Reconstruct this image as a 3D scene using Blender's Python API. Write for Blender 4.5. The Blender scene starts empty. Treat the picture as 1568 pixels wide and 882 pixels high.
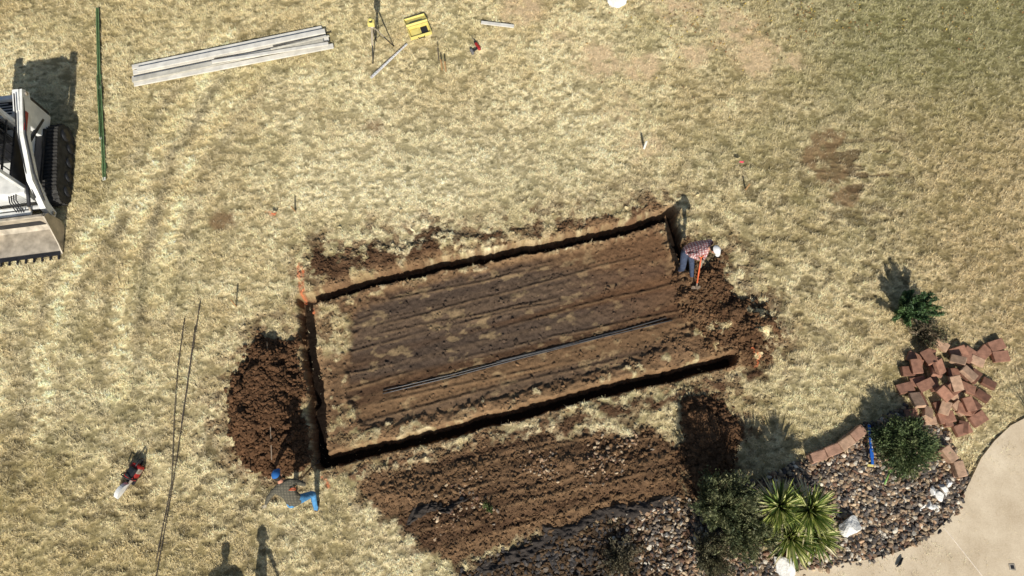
import bpy, math, random
import numpy as np
from mathutils import Vector, Matrix
random.seed(7); rng=np.random.default_rng(7)
S=bpy.context.scene
# tilted camera projection: image pixel coordinates <-> metres on the ground
R0=16.33; TH=math.radians(18); sT,cT=math.sin(TH),math.cos(TH); FP=1568*24/36
CX,CY,CZ=0.0,-R0*sT,R0*cT
def W(u,v,z=0.0):
    a=(u-784)/FP; b=(441-v)/FP
    d=(a,b*cT+sT,b*sT-cT); t=(z-CZ)/d[2]
    return Vector((CX+d[0]*t,CY+d[1]*t,z))
def UV(x,y):
    D=R0+y*sT
    return 784+FP*x/D, 441-FP*y*cT/D
def lin(r,g,b,k=1.0):
    o=[]
    for c in (r,g,b):
        c=c/255.0
        o.append((c/12.92 if c<=0.04045 else ((c+0.055)/1.055)**2.4)*k)
    return np.array(o)
# ---------------------------------------------------------------- materials
def new_mat(name):
    m=bpy.data.materials.new(name); m.use_nodes=True
    nt=m.node_tree; b=nt.nodes['Principled BSDF']
    return m,nt,b
def mat(name,col,rough=0.7,var=0.25,scale=12.0,bump=0.2,bscale=60.0,metal=0.0,spec=0.3,bdist=0.01):
    m,nt,b=new_mat(name)
    tc=nt.nodes.new('ShaderNodeTexCoord')
    n=nt.nodes.new('ShaderNodeTexNoise'); n.inputs['Scale'].default_value=scale; n.inputs['Detail'].default_value=6
    nt.links.new(tc.outputs['Object'],n.inputs['Vector'])
    r=nt.nodes.new('ShaderNodeValToRGB')
    c=np.array(col[:3])
    r.color_ramp.elements[0].position=0.3; r.color_ramp.elements[1].position=0.7
    r.color_ramp.elements[0].color=(*np.clip(c*(1-var),0,1),1); r.color_ramp.elements[1].color=(*np.clip(c*(1+var),0,1),1)
    nt.links.new(n.outputs['Fac'],r.inputs['Fac']); nt.links.new(r.outputs['Color'],b.inputs['Base Color'])
    b.inputs['Roughness'].default_value=rough; b.inputs['Metallic'].default_value=metal
    b.inputs['Specular IOR Level'].default_value=spec
    if bump>0:
        n2=nt.nodes.new('ShaderNodeTexNoise'); n2.inputs['Scale'].default_value=bscale; n2.inputs['Detail'].default_value=4
        nt.links.new(tc.outputs['Object'],n2.inputs['Vector'])
        bp=nt.nodes.new('ShaderNodeBump'); bp.inputs['Strength'].default_value=bump; bp.inputs['Distance'].default_value=bdist
        nt.links.new(n2.outputs['Fac'],bp.inputs['Height']); nt.links.new(bp.outputs['Normal'],b.inputs['Normal'])
    return m
def attr_mat(name,rough=0.9,nscale=40,amp=0.35,bump=0.0,bscale=90,bdist=0.02,spec=0.1,transl=0.0):
    m,nt,b=new_mat(name)
    a=nt.nodes.new('ShaderNodeAttribute'); a.attribute_name='Col'
    tc=nt.nodes.new('ShaderNodeTexCoord')
    n=nt.nodes.new('ShaderNodeTexNoise'); n.inputs['Scale'].default_value=nscale; n.inputs['Detail'].default_value=8; n.inputs['Roughness'].default_value=0.7
    nt.links.new(tc.outputs['Object'],n.inputs['Vector'])
    mr=nt.nodes.new('ShaderNodeMapRange'); mr.inputs['From Min'].default_value=0.3; mr.inputs['From Max'].default_value=0.7
    mr.inputs['To Min'].default_value=1-amp; mr.inputs['To Max'].default_value=1+amp
    nt.links.new(n.outputs['Fac'],mr.inputs['Value'])
    mx=nt.nodes.new('ShaderNodeVectorMath'); mx.operation='SCALE'
    nt.links.new(a.outputs['Color'],mx.inputs[0]); nt.links.new(mr.outputs['Result'],mx.inputs['Scale'])
    nt.links.new(mx.outputs['Vector'],b.inputs['Base Color'])
    b.inputs['Roughness'].default_value=rough; b.inputs['Specular IOR Level'].default_value=spec
    if bump>0:
        n2=nt.nodes.new('ShaderNodeTexNoise'); n2.inputs['Scale'].default_value=bscale; n2.inputs['Detail'].default_value=6
        nt.links.new(tc.outputs['Object'],n2.inputs['Vector'])
        bp=nt.nodes.new('ShaderNodeBump'); bp.inputs['Strength'].default_value=bump; bp.inputs['Distance'].default_value=bdist
        nt.links.new(n2.outputs['Fac'],bp.inputs['Height']); nt.links.new(bp.outputs['Normal'],b.inputs['Normal'])
    if transl>0:
        out=nt.nodes['Material Output']; t=nt.nodes.new('ShaderNodeBsdfTranslucent'); ms=nt.nodes.new('ShaderNodeMixShader')
        ms.inputs['Fac'].default_value=transl
        nt.links.new(mx.outputs['Vector'],t.inputs['Color'])
        nt.links.new(b.outputs['BSDF'],ms.inputs[1]); nt.links.new(t.outputs['BSDF'],ms.inputs[2]); nt.links.new(ms.outputs['Shader'],out.inputs['Surface'])
    return m
# ---------------------------------------------------------------- noise
TAB=rng.random((12,256,256)).astype(np.float32)
def vn(x,y,s=0):
    t=TAB[s%12]
    xf=np.floor(x); yf=np.floor(y); fx=x-xf; fy=y-yf
    xi=xf.astype(np.int64)&255; yi=yf.astype(np.int64)&255; xj=(xi+1)&255; yj=(yi+1)&255
    fx=fx*fx*(3-2*fx); fy=fy*fy*(3-2*fy)
    return (t[xi,yi]*(1-fx)+t[xj,yi]*fx)*(1-fy)+(t[xi,yj]*(1-fx)+t[xj,yj]*fx)*fy
def fbm(x,y,s=0,o=4,g=0.5):
    a=1.0; tot=0; r=0
    ca,sa=0.8,0.6
    for i in range(o):
        r=r+a*vn(x+17.3*i+100,y+9.1*i+100,s+i); tot+=a; a*=g
        x,y=(ca*x-sa*y)*2.03,(sa*x+ca*y)*2.03
    return r/tot
def sfb(x,y,s=0,o=3):
    a=1.0;tot=0;r=0
    for i in range(o):
        r=r+a*vn(x*2**i+31*i+100,y*2**i+13*i+100,s+i); tot+=a; a*=.55
    return r/tot
def sdp(U,V,P):
    d=np.full(U.shape,1e18); s=np.ones(U.shape); n=len(P)
    for i in range(n):
        ax,ay=P[i]; bx,by=P[i-1]
        ex,ey=bx-ax,by-ay; wx,wy=U-ax,V-ay
        t=np.clip((wx*ex+wy*ey)/(ex*ex+ey*ey),0,1)
        qx,qy=wx-ex*t,wy-ey*t
        d=np.minimum(d,qx*qx+qy*qy)
        c1=V>=ay; c2=V<by; c3=ex*wy>ey*wx
        s=np.where((c1&c2&c3)|(~c1&~c2&~c3),-s,s)
    return s*np.sqrt(d)
def sdl(U,V,P):
    d=np.full(U.shape,1e18)
    for i in range(len(P)-1):
        ax,ay=P[i]; bx,by=P[i+1]
        ex,ey=bx-ax,by-ay; wx,wy=U-ax,V-ay
        t=np.clip((wx*ex+wy*ey)/(ex*ex+ey*ey),0,1)
        qx,qy=wx-ex*t,wy-ey*t
        d=np.minimum(d,qx*qx+qy*qy)
    return np.sqrt(d)
def ss(a,b,x):
    t=np.clip((x-a)/(b-a),0,1); return t*t*(3-2*t)
# ---------------------------------------------------------------- ground outlines in image pixel coordinates
T_TOP=[(474,457),(600,422),(720,396),(860,370),(950,350),(1026,328)]
T_LEFT=[(466,462),(472,540),(482,600),(486,660),(490,706)]
T_BOT=[(494,708),(560,692),(640,672),(720,650),(800,630),(870,610),(950,590),(1040,570),(1120,549)]
T_RIGHT=[(1028,335),(1040,372),(1052,404)]
PIT=[(540,480),(600,444),(720,416),(860,388),(1010,348),(1038,410),(1066,500),(964,556),(860,584),(760,609),(640,642),(556,656),(528,600)]
RIM=[(474,458),(600,424),(720,398),(860,372),(1026,330),(1060,410),(1120,550),(950,590),(800,630),(640,672),(494,708)]
SP_TOP=[(478,388),(560,372),(600,362),(680,345),(720,362),(800,352),(880,340),(1000,316),(1030,326),(860,366),(720,392),(600,418),(480,455)]
PILE_L=[(380,535),(408,510),(455,520),(462,600),(470,700),(440,724),(388,714),(346,665),(344,612)]
SP_R=[(1030,340),(1075,395),(1115,395),(1135,455),(1185,470),(1200,518),(1160,562),(1110,570),(1060,500),(1030,430)]
PILE_B=[(1045,615),(1100,610),(1145,640),(1130,680),(1112,760),(1050,760),(1030,680)]
SP_B=[(545,745),(640,702),(760,672),(860,660),(1000,655),(1045,690),(1050,770),(900,800),(800,835),(710,858),(640,832),(600,795)]
BERM=[(510,722),(640,690),(760,660),(870,632),(1000,605),(1110,580),(1180,560),(1150,600),(1040,615),(900,648),(760,676),(640,704),(560,745)]
ROCKY=[(700,872),(780,848),(860,812),(960,784),(1050,762),(1100,770),(1150,900),(1100,1000),(660,1000)]
BED=[(1232,706),(1280,684),(1325,652),(1380,625),(1445,660),(1482,735),(1462,790),(1405,832),(1330,858),(1200,880),(1140,960),(1060,960),(1060,790),(1120,745),(1165,735)]
# loader track passes over the lawn
TRK=[[(345,60),(290,150),(240,235),(212,330),(190,450),(176,620)],[(210,270),(150,350),(105,430),(75,540),(60,680)],[(420,70),(350,160),(292,250),(262,350),(240,470)],[(0,655),(90,625),(180,632),(260,690)],[(0,705),(80,668),(160,672),(225,730)],[(20,470),(30,580),(15,760)]]
_a=W(478,455);_b=W(1026,330);_c=W(494,708);_d=W(1120,549)
ANG=.5*(math.atan2(_b.y-_a.y,_b.x-_a.x)+math.atan2(_d.y-_c.y,_d.x-_c.x))
ca,sa=math.cos(ANG),math.sin(ANG)
def PE(p): return -p.x*sa+p.y*ca
PC=.5*(.5*(PE(_a)+PE(_b))+.5*(PE(_c)+PE(_d))); PW=abs(.5*(PE(_a)+PE(_b))-.5*(PE(_c)+PE(_d)))/2-.3
SPC=PE(W(850,742))
def terrain(x,y):
    U,V=UV(x,np.maximum(y,-40.0)); U=np.clip(U,-9e3,9e3); V=np.clip(V,-9e3,9e3)
    w1=fbm(x*1.7,y*1.7,0,4)-.5; w2=fbm(x*1.7+50,y*1.7,3,4)-.5
    w3=fbm(x*9,y*9,1,3)-.5; w4=fbm(x*9+30,y*9,5,3)-.5
    Ud=U+44*w1+22*w3; Vd=V+44*w2+22*w4
    Ut=U+6*w1+6*w3; Vt=V+8*w2+6*w4
    z=0.05*(fbm(x*.35,y*.35,2,2)-.5)
    zero=np.zeros_like(z)
    nl=fbm(x*.45,y*.45,4,4); nm=fbm(x*2.2,y*2.2,6,4)
    tuft=fbm(x*6.5+1.0*w3,y*9.5+1.0*w4,7,3,.6); fine=fbm(x*22,y*22,8,2)
    A=lin(224,211,176); B=lin(188,173,136); G=lin(132,130,92); T=lin(194,172,134)
    def mixc(c1,c2,t): return c1*(1-t[...,None])+c2*t[...,None]
    m=ss(.32,.68,nl*.5+nm*.5)
    col=mixc(B[None,:]+zero[...,None],A,m)
    brk=.45+1.0*fbm(x*1.1,y*1.1,10,3)
    trk=zero.copy()
    for i,P in enumerate(TRK):
        d=sdl(U+14*w1,V+14*w2,P); a=1.0 if i<3 else -.7
        trk=trk+a*(np.exp(-(d/15)**2)-.8*np.exp(-((d-26)/8)**2))
    lugs=np.sin((V+.35*U)*.55+4*w3)
    col=col*(1+(.30*trk*brk*(1+.18*lugs))[...,None])
    g=ss(880,1500,U+ (nl-.5)*500)*ss(520,60,V+(nm-.5)*260)
    col=mixc(col,G,np.clip(g*.85,0,1))
    g2=ss(.5,.75,fbm(x*.8+9,y*.8,3,4))*.25
    col=mixc(col,G*1.4,g2)
    t=ss(1150,1560,U+(nm-.5)*300)*ss(60,260,V)*ss(760,500,V)
    col=mixc(col,T*.9,t*.6)
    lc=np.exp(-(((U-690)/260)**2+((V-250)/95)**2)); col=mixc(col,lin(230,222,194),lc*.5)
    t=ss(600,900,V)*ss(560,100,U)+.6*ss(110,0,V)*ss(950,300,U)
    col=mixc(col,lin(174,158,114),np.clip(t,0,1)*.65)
    col=col*np.array([1.15,1.10,.98])
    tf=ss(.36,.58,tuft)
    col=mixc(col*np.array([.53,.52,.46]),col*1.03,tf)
    tuftshade=ss(.33,.25,fbm(x*8,y*11,5,2))*ss(.35,.6,nm)
    col=mixc(col,col*np.array([.42,.42,.38]),tuftshade*.9)  # specks of tuft shadow painted into the grass colour
    gh=1-.8*tuftshade
    bare=zero.copy()
    for (u,v,r,a) in [(915,93,34,.8),(985,103,26,.8),(1062,82,28,.6),(1160,88,38,.75),(800,15,34,.6),(1040,12,50,.5),(1120,45,50,.55),(860,50,40,.4),(985,225,40,.45),(570,195,22,.5),(342,338,17,.95),(1215,95,24,.5),(1275,265,24,.9),(1298,300,18,1),(1248,240,22,.8),(1270,215,28,.7),(1160,160,50,.25),(960,170,70,.35)]:
        bare=np.maximum(bare,a*np.exp(-((U-u)**2+((V-v)*1.35)**2)/(r*r)*(0.6)))
    bare=ss(.22,.62,bare*(.2+1.5*fbm(x*5,y*5,2,4)))
    br=lin(208,180,140); bd=lin(130,104,74)
    isd=((U>1200)&(V>180)).astype(float)+((U<600)).astype(float)
    bc=mixc(br[None,:]+zero[...,None],bd,np.clip(isd,0,1))
    col=mixc(col,bc*(.65+.7*fine[...,None]),bare*.85)
    gh=gh*(1-.8*bare)
    sx=fbm(x*2.2,y*7,11,2)
    st=ss(.56,.64,sx)*np.exp(-(((U-1320)/75)**2+((V-265)/60)**2))
    col=mixc(col,bd*.5,np.clip(st*1.2,0,.8)); gh=gh*(1-.6*st); z=z-.03*st
    scuff=ss(.57,.67,fbm(x*3.4,y*4.6,9,3))*np.exp(-(((U-1200)/240)**2+((V-400)/170)**2))
    scuff=np.maximum(scuff,.8*ss(.59,.69,fbm(x*3.4,y*5.6,5,3))*np.exp(-(((U-260)/330)**2+((V-760)/160)**2)))
    col=mixc(col,lin(102,89,60),np.clip(scuff,0,.65)); z=z-.03*scuff
    z=z+gh*(.045*(tuft-.5)+.02*(fine-.5)+.03*(nm-.5))-.012*np.clip(trk,0,1)
    soil=zero.copy()
    def pm(P,soft=10,Ux=Ud,Vx=Vd): return ss(soft/2,-soft/2,sdp(Ux,Vx,P))
    rim=pm(RIM,8,Ut,Vt)
    pit=pm(PIT,14,U+20*w1+22*w3,V+20*w2+22*w4)
    spt=pm(SP_TOP,10); spl=pm(PILE_L,10); spr=pm(SP_R,14); ppb=pm(PILE_B,14); spb=pm(SP_B,12); berm=pm(BERM,14); rocky=pm(ROCKY,14); bed=pm(BED,10,U+8*w1,V+8*w2)
    tuftmask=ss(.54,.62,fbm(x*4.2+4,y*4.2,10,4))
    rimsoil=rim*(1-tuftmask*.85*ss(.2,.0,pit))
    cornerlight=np.exp(-(((U-508)/32)**2+((V-508)/42)**2))+.55*np.exp(-(((U-528)/22)**2+((V-640)/24)**2))
    rimsoil=rimsoil*(1-ss(.3,.6,cornerlight*(.5+fbm(x*5,y*5,1,3))))
    soil=np.maximum.reduce([rimsoil,pit,spt*ss(.62,.50,fbm(x*3+9,y*3,4,4)),spl,spr*ss(.72,.60,fbm(x*3,y*3+7,2,4)),ppb,spb,berm*(1-.8*tuftmask),rocky,bed])
    allm=np.minimum.reduce([sdp(Ud,Vd,P) for P in (SP_TOP,PILE_L,SP_R,PILE_B,SP_B,BERM,RIM)])
    halo=ss(60,0,allm)*ss(.48,.60,fbm(x*6,y*6,5,3))*.8
    soil=np.maximum(soil,halo)
    ns=fbm(x*2.5,y*2.5,8,4); nf=fbm(x*14,y*14,9,3)
    s1=lin(126,98,72); s2=lin(87,65,47)
    al=x*ca+y*sa; pe=-x*sa+y*ca
    sc=mixc(s2[None,:]+zero[...,None],s1,ss(.3,.7,ns))
    stb=sfb(al*.22,pe*4.5,8,3)
    sc=mixc(sc,mixc(lin(80,60,44)[None,:]+zero[...,None],lin(120,94,68),ss(.35,.7,stb)),spb*.8)
    sc=mixc(sc,lin(86,62,43),np.clip(spl*.85+ppb*.6+spr*.5+spt*.35,0,1))
    sc=mixc(sc,lin(132,105,76),np.clip(rim*(1-pit)*.4,0,1))
    pst=sfb(al*.10,pe*5.0,2,3)
    pc=mixc(lin(84,63,46)[None,:]+zero[...,None],lin(118,92,66),ss(.38,.62,pst))
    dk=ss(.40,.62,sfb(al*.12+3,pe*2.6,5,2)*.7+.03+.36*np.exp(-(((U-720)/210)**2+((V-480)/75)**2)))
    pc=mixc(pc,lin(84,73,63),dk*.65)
    gr=ss(.61,.69,fbm(al*3.4,pe*6,6,4)); pc=mixc(pc,lin(158,134,98),gr*.55)
    redr=ss(820,1000,U)*ss(520,430,V); pc=mixc(pc,lin(112,80,56),redr*.5*pit)
    sc=mixc(sc,pc,pit)
    rk=mixc(lin(104,86,66)[None,:]+zero[...,None],lin(58,49,40),ss(.4,.6,ns))
    sc=mixc(sc,rk,np.maximum(rocky,bed)*.9)
    na=.6*(1-.25*pit); sc=sc*(1-na/2+na*nf)[...,None]
    col=mixc(col,sc,soil)
    gh=gh*(1-soil)
    z=z-soil*.02+soil*(1-pit*.75)*(.07*(fbm(x*5,y*5,3,4)-.5)+.05*(nf-.5))*(1-.45*spb)
    z=z+spb*.05*(stb-.5)
    def hump(P,h,rad):
        d=-sdp(Ud,Vd,P); return h*ss(-4,rad,d)*(.55+.9*fbm(x*3.2,y*3.2,6,4))
    z=z+hump(PILE_L,.40,42)+hump(PILE_B,.32,40)+hump(SP_R,.20,30)+hump(SP_TOP,.09,22)+hump(SP_B,.14,60)+hump(BERM,.05,14)
    z=z+hump([(1110,470),(1180,480),(1190,520),(1140,535),(1112,520)],.18,22)
    z=z-pit*.09+pit*(.025*(pst-.5)+.016*(nf-.5))
    def lanes(z,col,mask,offs,amp):
        for i,off in enumerate(offs):
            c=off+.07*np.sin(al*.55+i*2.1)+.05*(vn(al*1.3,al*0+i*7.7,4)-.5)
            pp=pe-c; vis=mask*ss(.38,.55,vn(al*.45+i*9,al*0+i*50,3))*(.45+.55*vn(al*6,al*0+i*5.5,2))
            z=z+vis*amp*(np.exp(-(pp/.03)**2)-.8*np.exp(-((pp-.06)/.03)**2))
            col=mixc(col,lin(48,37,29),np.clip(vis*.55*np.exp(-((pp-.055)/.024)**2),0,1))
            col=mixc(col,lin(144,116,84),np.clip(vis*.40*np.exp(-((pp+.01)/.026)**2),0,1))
            if i%2:
                q=pe-c-.14; dent=vis*np.exp(-(q/.02)**2)*(np.sin(al*2*math.pi/.115)>-.1)
                col=mixc(col,lin(40,32,26),np.clip(dent*.8,0,.8)); z=z-.018*dent
        return z,col
    z,col=lanes(z,col,pit,[PC+PW*o for o in (-.93,-.80,-.60,-.46,-.27,-.10,.08,.25,.38,.60,.71,.88)],.02)
    z,col=lanes(z,col,spb,[SPC+o for o in (-.62,-.25,.12,.42,.75)],.022)
    dT=np.minimum.reduce([sdl(Ut,Vt,T_TOP)-8.0,sdl(Ut,Vt,T_LEFT)-11.5,sdl(Ut,Vt,T_BOT)-9.5,sdl(Ut,Vt,T_RIGHT)-9.5])
    tr=ss(2.2,-2.2,dT)
    z=z*(1-tr)+(-.50+.05*(ns-.5)+.04*nf)*tr
    lip=ss(18,3,dT)*(1-tr)
    clay=lin(152,122,88)
    col=mixc(col,clay*(.7+.6*nf[...,None]),lip*.55*ss(.35,.55,fbm(x*3,y*3,1,3)+.1*soil))
    gh=gh*(1-ss(7,2,dT)*.9)
    ctr=mixc(lin(132,102,74)*(.7+.6*nf[...,None]),lin(44,34,26),ss(-1.5,-4.5,dT))  # floor colour darkened for damp soil and painted trench shade
    left=ss(500,484,U)*ss(470,500,V); ctr=mixc(ctr,lin(30,23,18),left*.9*ss(-2,-5,dT))  # left trench floor darker still, deeper shadow painted into its colour
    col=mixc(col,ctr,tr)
    for (P,wd) in [([(457,404),(459,430),(461,456)],1.6),([(462,408),(465,428),(463,450)],1.2),([(488,728),(500,735),(503,748)],1.6),([(1148,536),(1160,548),(1158,560)],1.6),([(409,324),(420,330)],2.0),([(476,470),(480,480)],1.5)]:
        pm_=ss(wd+1.2,wd-.6,sdl(U+4*w3,V+4*w4,P))*ss(.3,.5,fine)
        col=mixc(col,lin(226,124,80),pm_*.7)
    z=z+bed*.02
    far=ss(18,34,np.maximum(np.abs(x),np.abs(y)*1.4)); z=z*(1-far)
    return z,np.clip(col,0.003,.9),gh*(1-soil*.95),dict(soil=soil,pit=pit,tr=tr,pl=spl,ppb=ppb,spr=spr,spb=spb,spt=spt,berm=berm,rocky=rocky,bed=bed,tuft=tuft,halo=halo)
st=.0275
def axis(lo,hi):
    d=list(np.arange(lo,hi+1e-6,st)); s=st; off=[]; c=0
    while c<700: s*=1.22; c+=s; off.append(c)
    return np.array([lo-v for v in off[::-1]]+d+[d[-1]+v for v in off]),len(off)
xs,ox=axis(-15.2,15.2); ys,oy=axis(-7.8,9.4)
X,Y=np.meshgrid(xs,ys,indexing='ij')
Z,C,GH,MK=terrain(X,Y)
nx,ny=X.shape
x0,y0=xs[ox],ys[oy]
def samp(x,y,F):
    fx=np.clip((x-x0)/st,0,nx-2*ox-2); fy=np.clip((y-y0)/st,0,ny-2*oy-2)
    i=fx.astype(int); j=fy.astype(int); a=fx-i; b=fy-j; i=i+ox; j=j+oy
    if F.ndim==3: a=a[:,None]; b=b[:,None]
    return (F[i,j]*(1-a)+F[i+1,j]*a)*(1-b)+(F[i,j+1]*(1-a)+F[i+1,j+1]*a)*b
def gz(x,y): return float(samp(np.array([x]),np.array([y]),Z)[0])
def mesh_np(name,co,faces,n,mats,col=None,smooth=False,mi=None):
    me=bpy.data.meshes.new(name)
    nf=len(faces)
    me.vertices.add(len(co)); me.vertices.foreach_set('co',np.ascontiguousarray(co,dtype=np.float32).ravel())
    me.loops.add(nf*n); me.loops.foreach_set('vertex_index',np.ascontiguousarray(faces,dtype=np.int32).ravel())
    me.polygons.add(nf); me.polygons.foreach_set('loop_start',np.arange(0,nf*n,n,dtype=np.int32))
    me.polygons.foreach_set('loop_total',np.full(nf,n,dtype=np.int32))
    me.polygons.foreach_set('use_smooth',np.full(nf,smooth))
    if col is not None:
        cat=me.color_attributes.new('Col','FLOAT_COLOR','POINT')
        c4=np.ones((len(co),4),dtype=np.float32); c4[:,:3]=col
        cat.data.foreach_set('color',c4.ravel())
    me.update(calc_edges=True)
    for m in (mats if isinstance(mats,list) else [mats]): me.materials.append(m)
    ob=bpy.data.objects.new(name,me); S.collection.objects.link(ob); return ob
idx=np.arange(nx*ny).reshape(nx,ny)
F=np.stack([idx[:-1,:-1],idx[1:,:-1],idx[1:,1:],idx[:-1,1:]],-1).reshape(-1,4)
M_ground=attr_mat('ground_surface',.95,26,.30,.6,70,.025,.05)
mesh_np('ground',np.stack([X,Y,Z],-1).reshape(-1,3),F,4,M_ground,C.reshape(-1,3),True)
# ---------------------------------------------------------------- grass blades
NB=1500000
bx=rng.uniform(-15.2,15.2,NB); by=rng.uniform(-7.7,9.4,NB)
bu,bv=UV(bx,by); kk=(bu>-110)&(bu<1680)&(bv>-60)&(bv<960); bx,by=bx[kk],by[kk]
tf=samp(bx,by,MK['tuft']); g_=samp(bx,by,GH)
keep=rng.random(len(bx))<g_*(.22+.78*ss(.38,.56,tf))
bx,by,tf=bx[keep],by[keep],tf[keep]; n=len(bx)
bc=samp(bx,by,C); bz=samp(bx,by,Z)
ang=rng.uniform(0,2*math.pi,n); ln=rng.uniform(.03,.085,n)*(.7+.6*ss(.4,.6,tf)); el=rng.uniform(.2,1.15,n); wd=rng.uniform(.007,.016,n)
dx,dy=np.cos(ang),np.sin(ang)
v0=np.stack([bx-dy*wd/2,by+dx*wd/2,bz-.004],-1); v1=np.stack([bx+dy*wd/2,by-dx*wd/2,bz-.004],-1)
v2=np.stack([bx+dx*ln*np.cos(el),by+dy*ln*np.cos(el),bz+ln*np.sin(el)],-1)
co=np.stack([v0,v1,v2],1).reshape(-1,3)
straw=lin(242,226,186)
k=rng.uniform(.4,1.65,n)[:,None]; bcol=bc*k
mixs=(rng.random(n)<.22)[:,None]; bcol=np.where(mixs,bcol*.5+straw*.5,bcol)
bcol=np.clip(bcol,0,.88)
c3=np.repeat(bcol,3,axis=0)
M_blade=attr_mat('dry_grass',.85,8,.1,0,spec=.1)
mesh_np('dry_grass',co,np.arange(n*3).reshape(-1,3),3,M_blade,c3)
# ---------------------------------------------------------------- stones/clods
import bmesh
def ico(sub):
    bm=bmesh.new(); bmesh.ops.create_icosphere(bm,subdivisions=sub,radius=1.0)
    v=np.array([p.co[:] for p in bm.verts]); f=np.array([[q.index for q in p.verts] for p in bm.faces]); bm.free(); return v,f
I1=ico(1); I2=ico(2); I3=ico(3)
def variants(base,nv,amp,cuts=5):
    out=[]
    for i in range(nv):
        v=base[0].copy()
        for c in range(cuts):
            d=rng.normal(size=3); d/=np.linalg.norm(d); h=rng.uniform(.35,.75)
            dd=v@d; ov=np.clip(dd-h,0,None); v=v-ov[:,None]*d
        v*=1+rng.uniform(-amp,amp,(len(v),1))
        out.append(v)
    return out
def rotm(a,b,c):
    ca_,sa_=np.cos(a),np.sin(a); cb,sb=np.cos(b),np.sin(b); cc,sc=np.cos(c),np.sin(c)
    z=np.zeros_like(a); o=np.ones_like(a)
    Rz=np.stack([np.stack([ca_,-sa_,z],-1),np.stack([sa_,ca_,z],-1),np.stack([z,z,o],-1)],-2)
    Rx=np.stack([np.stack([o,z,z],-1),np.stack([z,cb,-sb],-1),np.stack([z,sb,cb],-1)],-2)
    Ry=np.stack([np.stack([cc,z,sc],-1),np.stack([z,o,z],-1),np.stack([-sc,z,cc],-1)],-2)
    return Rz@Rx@Ry
def scat(base,pos,size,col,flat=(.5,.9),amp=.12,tilt=.5,sink=.25):
    n=len(pos); vs=variants(base,12,amp); f=base[1]; nv=len(base[0])
    V=np.array(vs)[rng.integers(0,12,n)]
    sc=np.stack([size*rng.uniform(.8,1.3,n),size*rng.uniform(.6,1,n),size*rng.uniform(*flat,n)],-1)
    V=V*sc[:,None,:]
    R=rotm(rng.uniform(0,6.28,n),rng.uniform(-tilt,tilt,n),rng.uniform(-tilt,tilt,n))
    V=np.einsum('nij,nkj->nki',R,V)+pos[:,None,:]
    V[:,:,2]+=(sc[:,2]*(1-2*sink))[:,None]*.8
    Fa=(f[None]+ (np.arange(n)*nv)[:,None,None]).reshape(-1,3)
    return V.reshape(-1,3),Fa,np.repeat(col,nv,axis=0)
def merge(name,parts,m):
    o=0;vs=[];fs=[];cs=[]
    for v,f,c in parts: vs.append(v);fs.append(f+o);cs.append(c);o+=len(v)
    return mesh_np(name,np.concatenate(vs),np.concatenate(fs),3,m,np.concatenate(cs))
def pbox(u0,u1,v0,v1):
    q=[W(u0,v0),W(u1,v0),W(u0,v1),W(u1,v1)]
    return (min(p.x for p in q),max(p.x for p in q),max(-7.7,min(p.y for p in q)),max(p.y for p in q))
def pick(n,dens,box=(-14,14,-7.7,9.3)):
    xx=rng.uniform(box[0],box[1],n); yy=rng.uniform(box[2],box[3],n)
    d=samp(xx,yy,dens); k=rng.random(n)<d; xx,yy=xx[k],yy[k]
    return np.stack([xx,yy,samp(xx,yy,Z)],-1)
M_clod=attr_mat('soil_clod',.95,60,.3,.5,90,.01,.05)
M_stone=attr_mat('river_stone',.7,30,.2,.3,120,.004,.3)
D=np.clip(MK['pl']*.9+MK['ppb']*.6+MK['spr']*.6+MK['spt']*.4+MK['spb']*.35+MK['berm']*.25*MK['soil']+MK['halo']*.6+MK['soil']*.12+MK['rocky']*.3,0,1)*(1-MK['tr'])*(1-.75*MK['pit'])*(1-MK['bed'])
p=pick(200000,D,pbox(300,1300,290,900)); n=len(p); cl=[]
sz=np.clip(rng.lognormal(math.log(.013),.5,n),.007,.05)
cc=samp(p[:,0],p[:,1],C)*rng.uniform(.7,1.35,n)[:,None]
big=sz>.02
cl.append(scat(I1,p[~big],sz[~big],cc[~big]))
cl.append(scat(I2,p[big],sz[big]*1.15,cc[big]*.95,amp=.16))
for dens,cnt,box,s0,s1,c0 in [(MK['pl'],8000,pbox(335,490,495,740),.025,.08,(97,71,50)),(MK['spr']*MK['soil']*.8,6000,pbox(1010,1220,320,590),.02,.075,(104,78,55)),(MK['spb']*.12,9000,pbox(520,1070,640,870),.025,.075,(112,87,62)),(MK['ppb']*.25,5000,pbox(1000,1170,590,780),.02,.06,(92,68,48)),(MK['spt']*MK['soil']*.25,6000,pbox(460,1050,300,470),.02,.05,(98,73,51)),(MK['rocky']*.3,9000,pbox(640,1180,740,1000),.03,.09,(92,73,54))]:
    q=pick(cnt,dens*(1-MK['tr']),box); n=len(q)
    cl.append(scat(I2,q,rng.uniform(s0,s1,n)*rng.uniform(.6,1,n),np.tile(lin(*c0),(n,1))*rng.uniform(.6,1.25,n)[:,None],amp=.16))
merge('soil_clods',cl,M_clod)
pal=np.array([lin(196,172,138),lin(160,136,108),lin(132,118,102),lin(104,94,84),lin(176,144,112),lin(214,202,180),lin(122,92,72),lin(76,70,66)])
U_,V_=UV(X,np.maximum(Y,-40.))
sm=MK['spb']*np.exp(-(np.abs(V_-(782-.30*(U_-640)+6))/26)**2)*ss(640,720,U_)*ss(.40,.6,fbm(X*1.5,Y*1.5,3,3))
p=pick(50000,np.clip(sm*.11,0,1),pbox(600,1070,640,870)); n=len(p)
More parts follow.
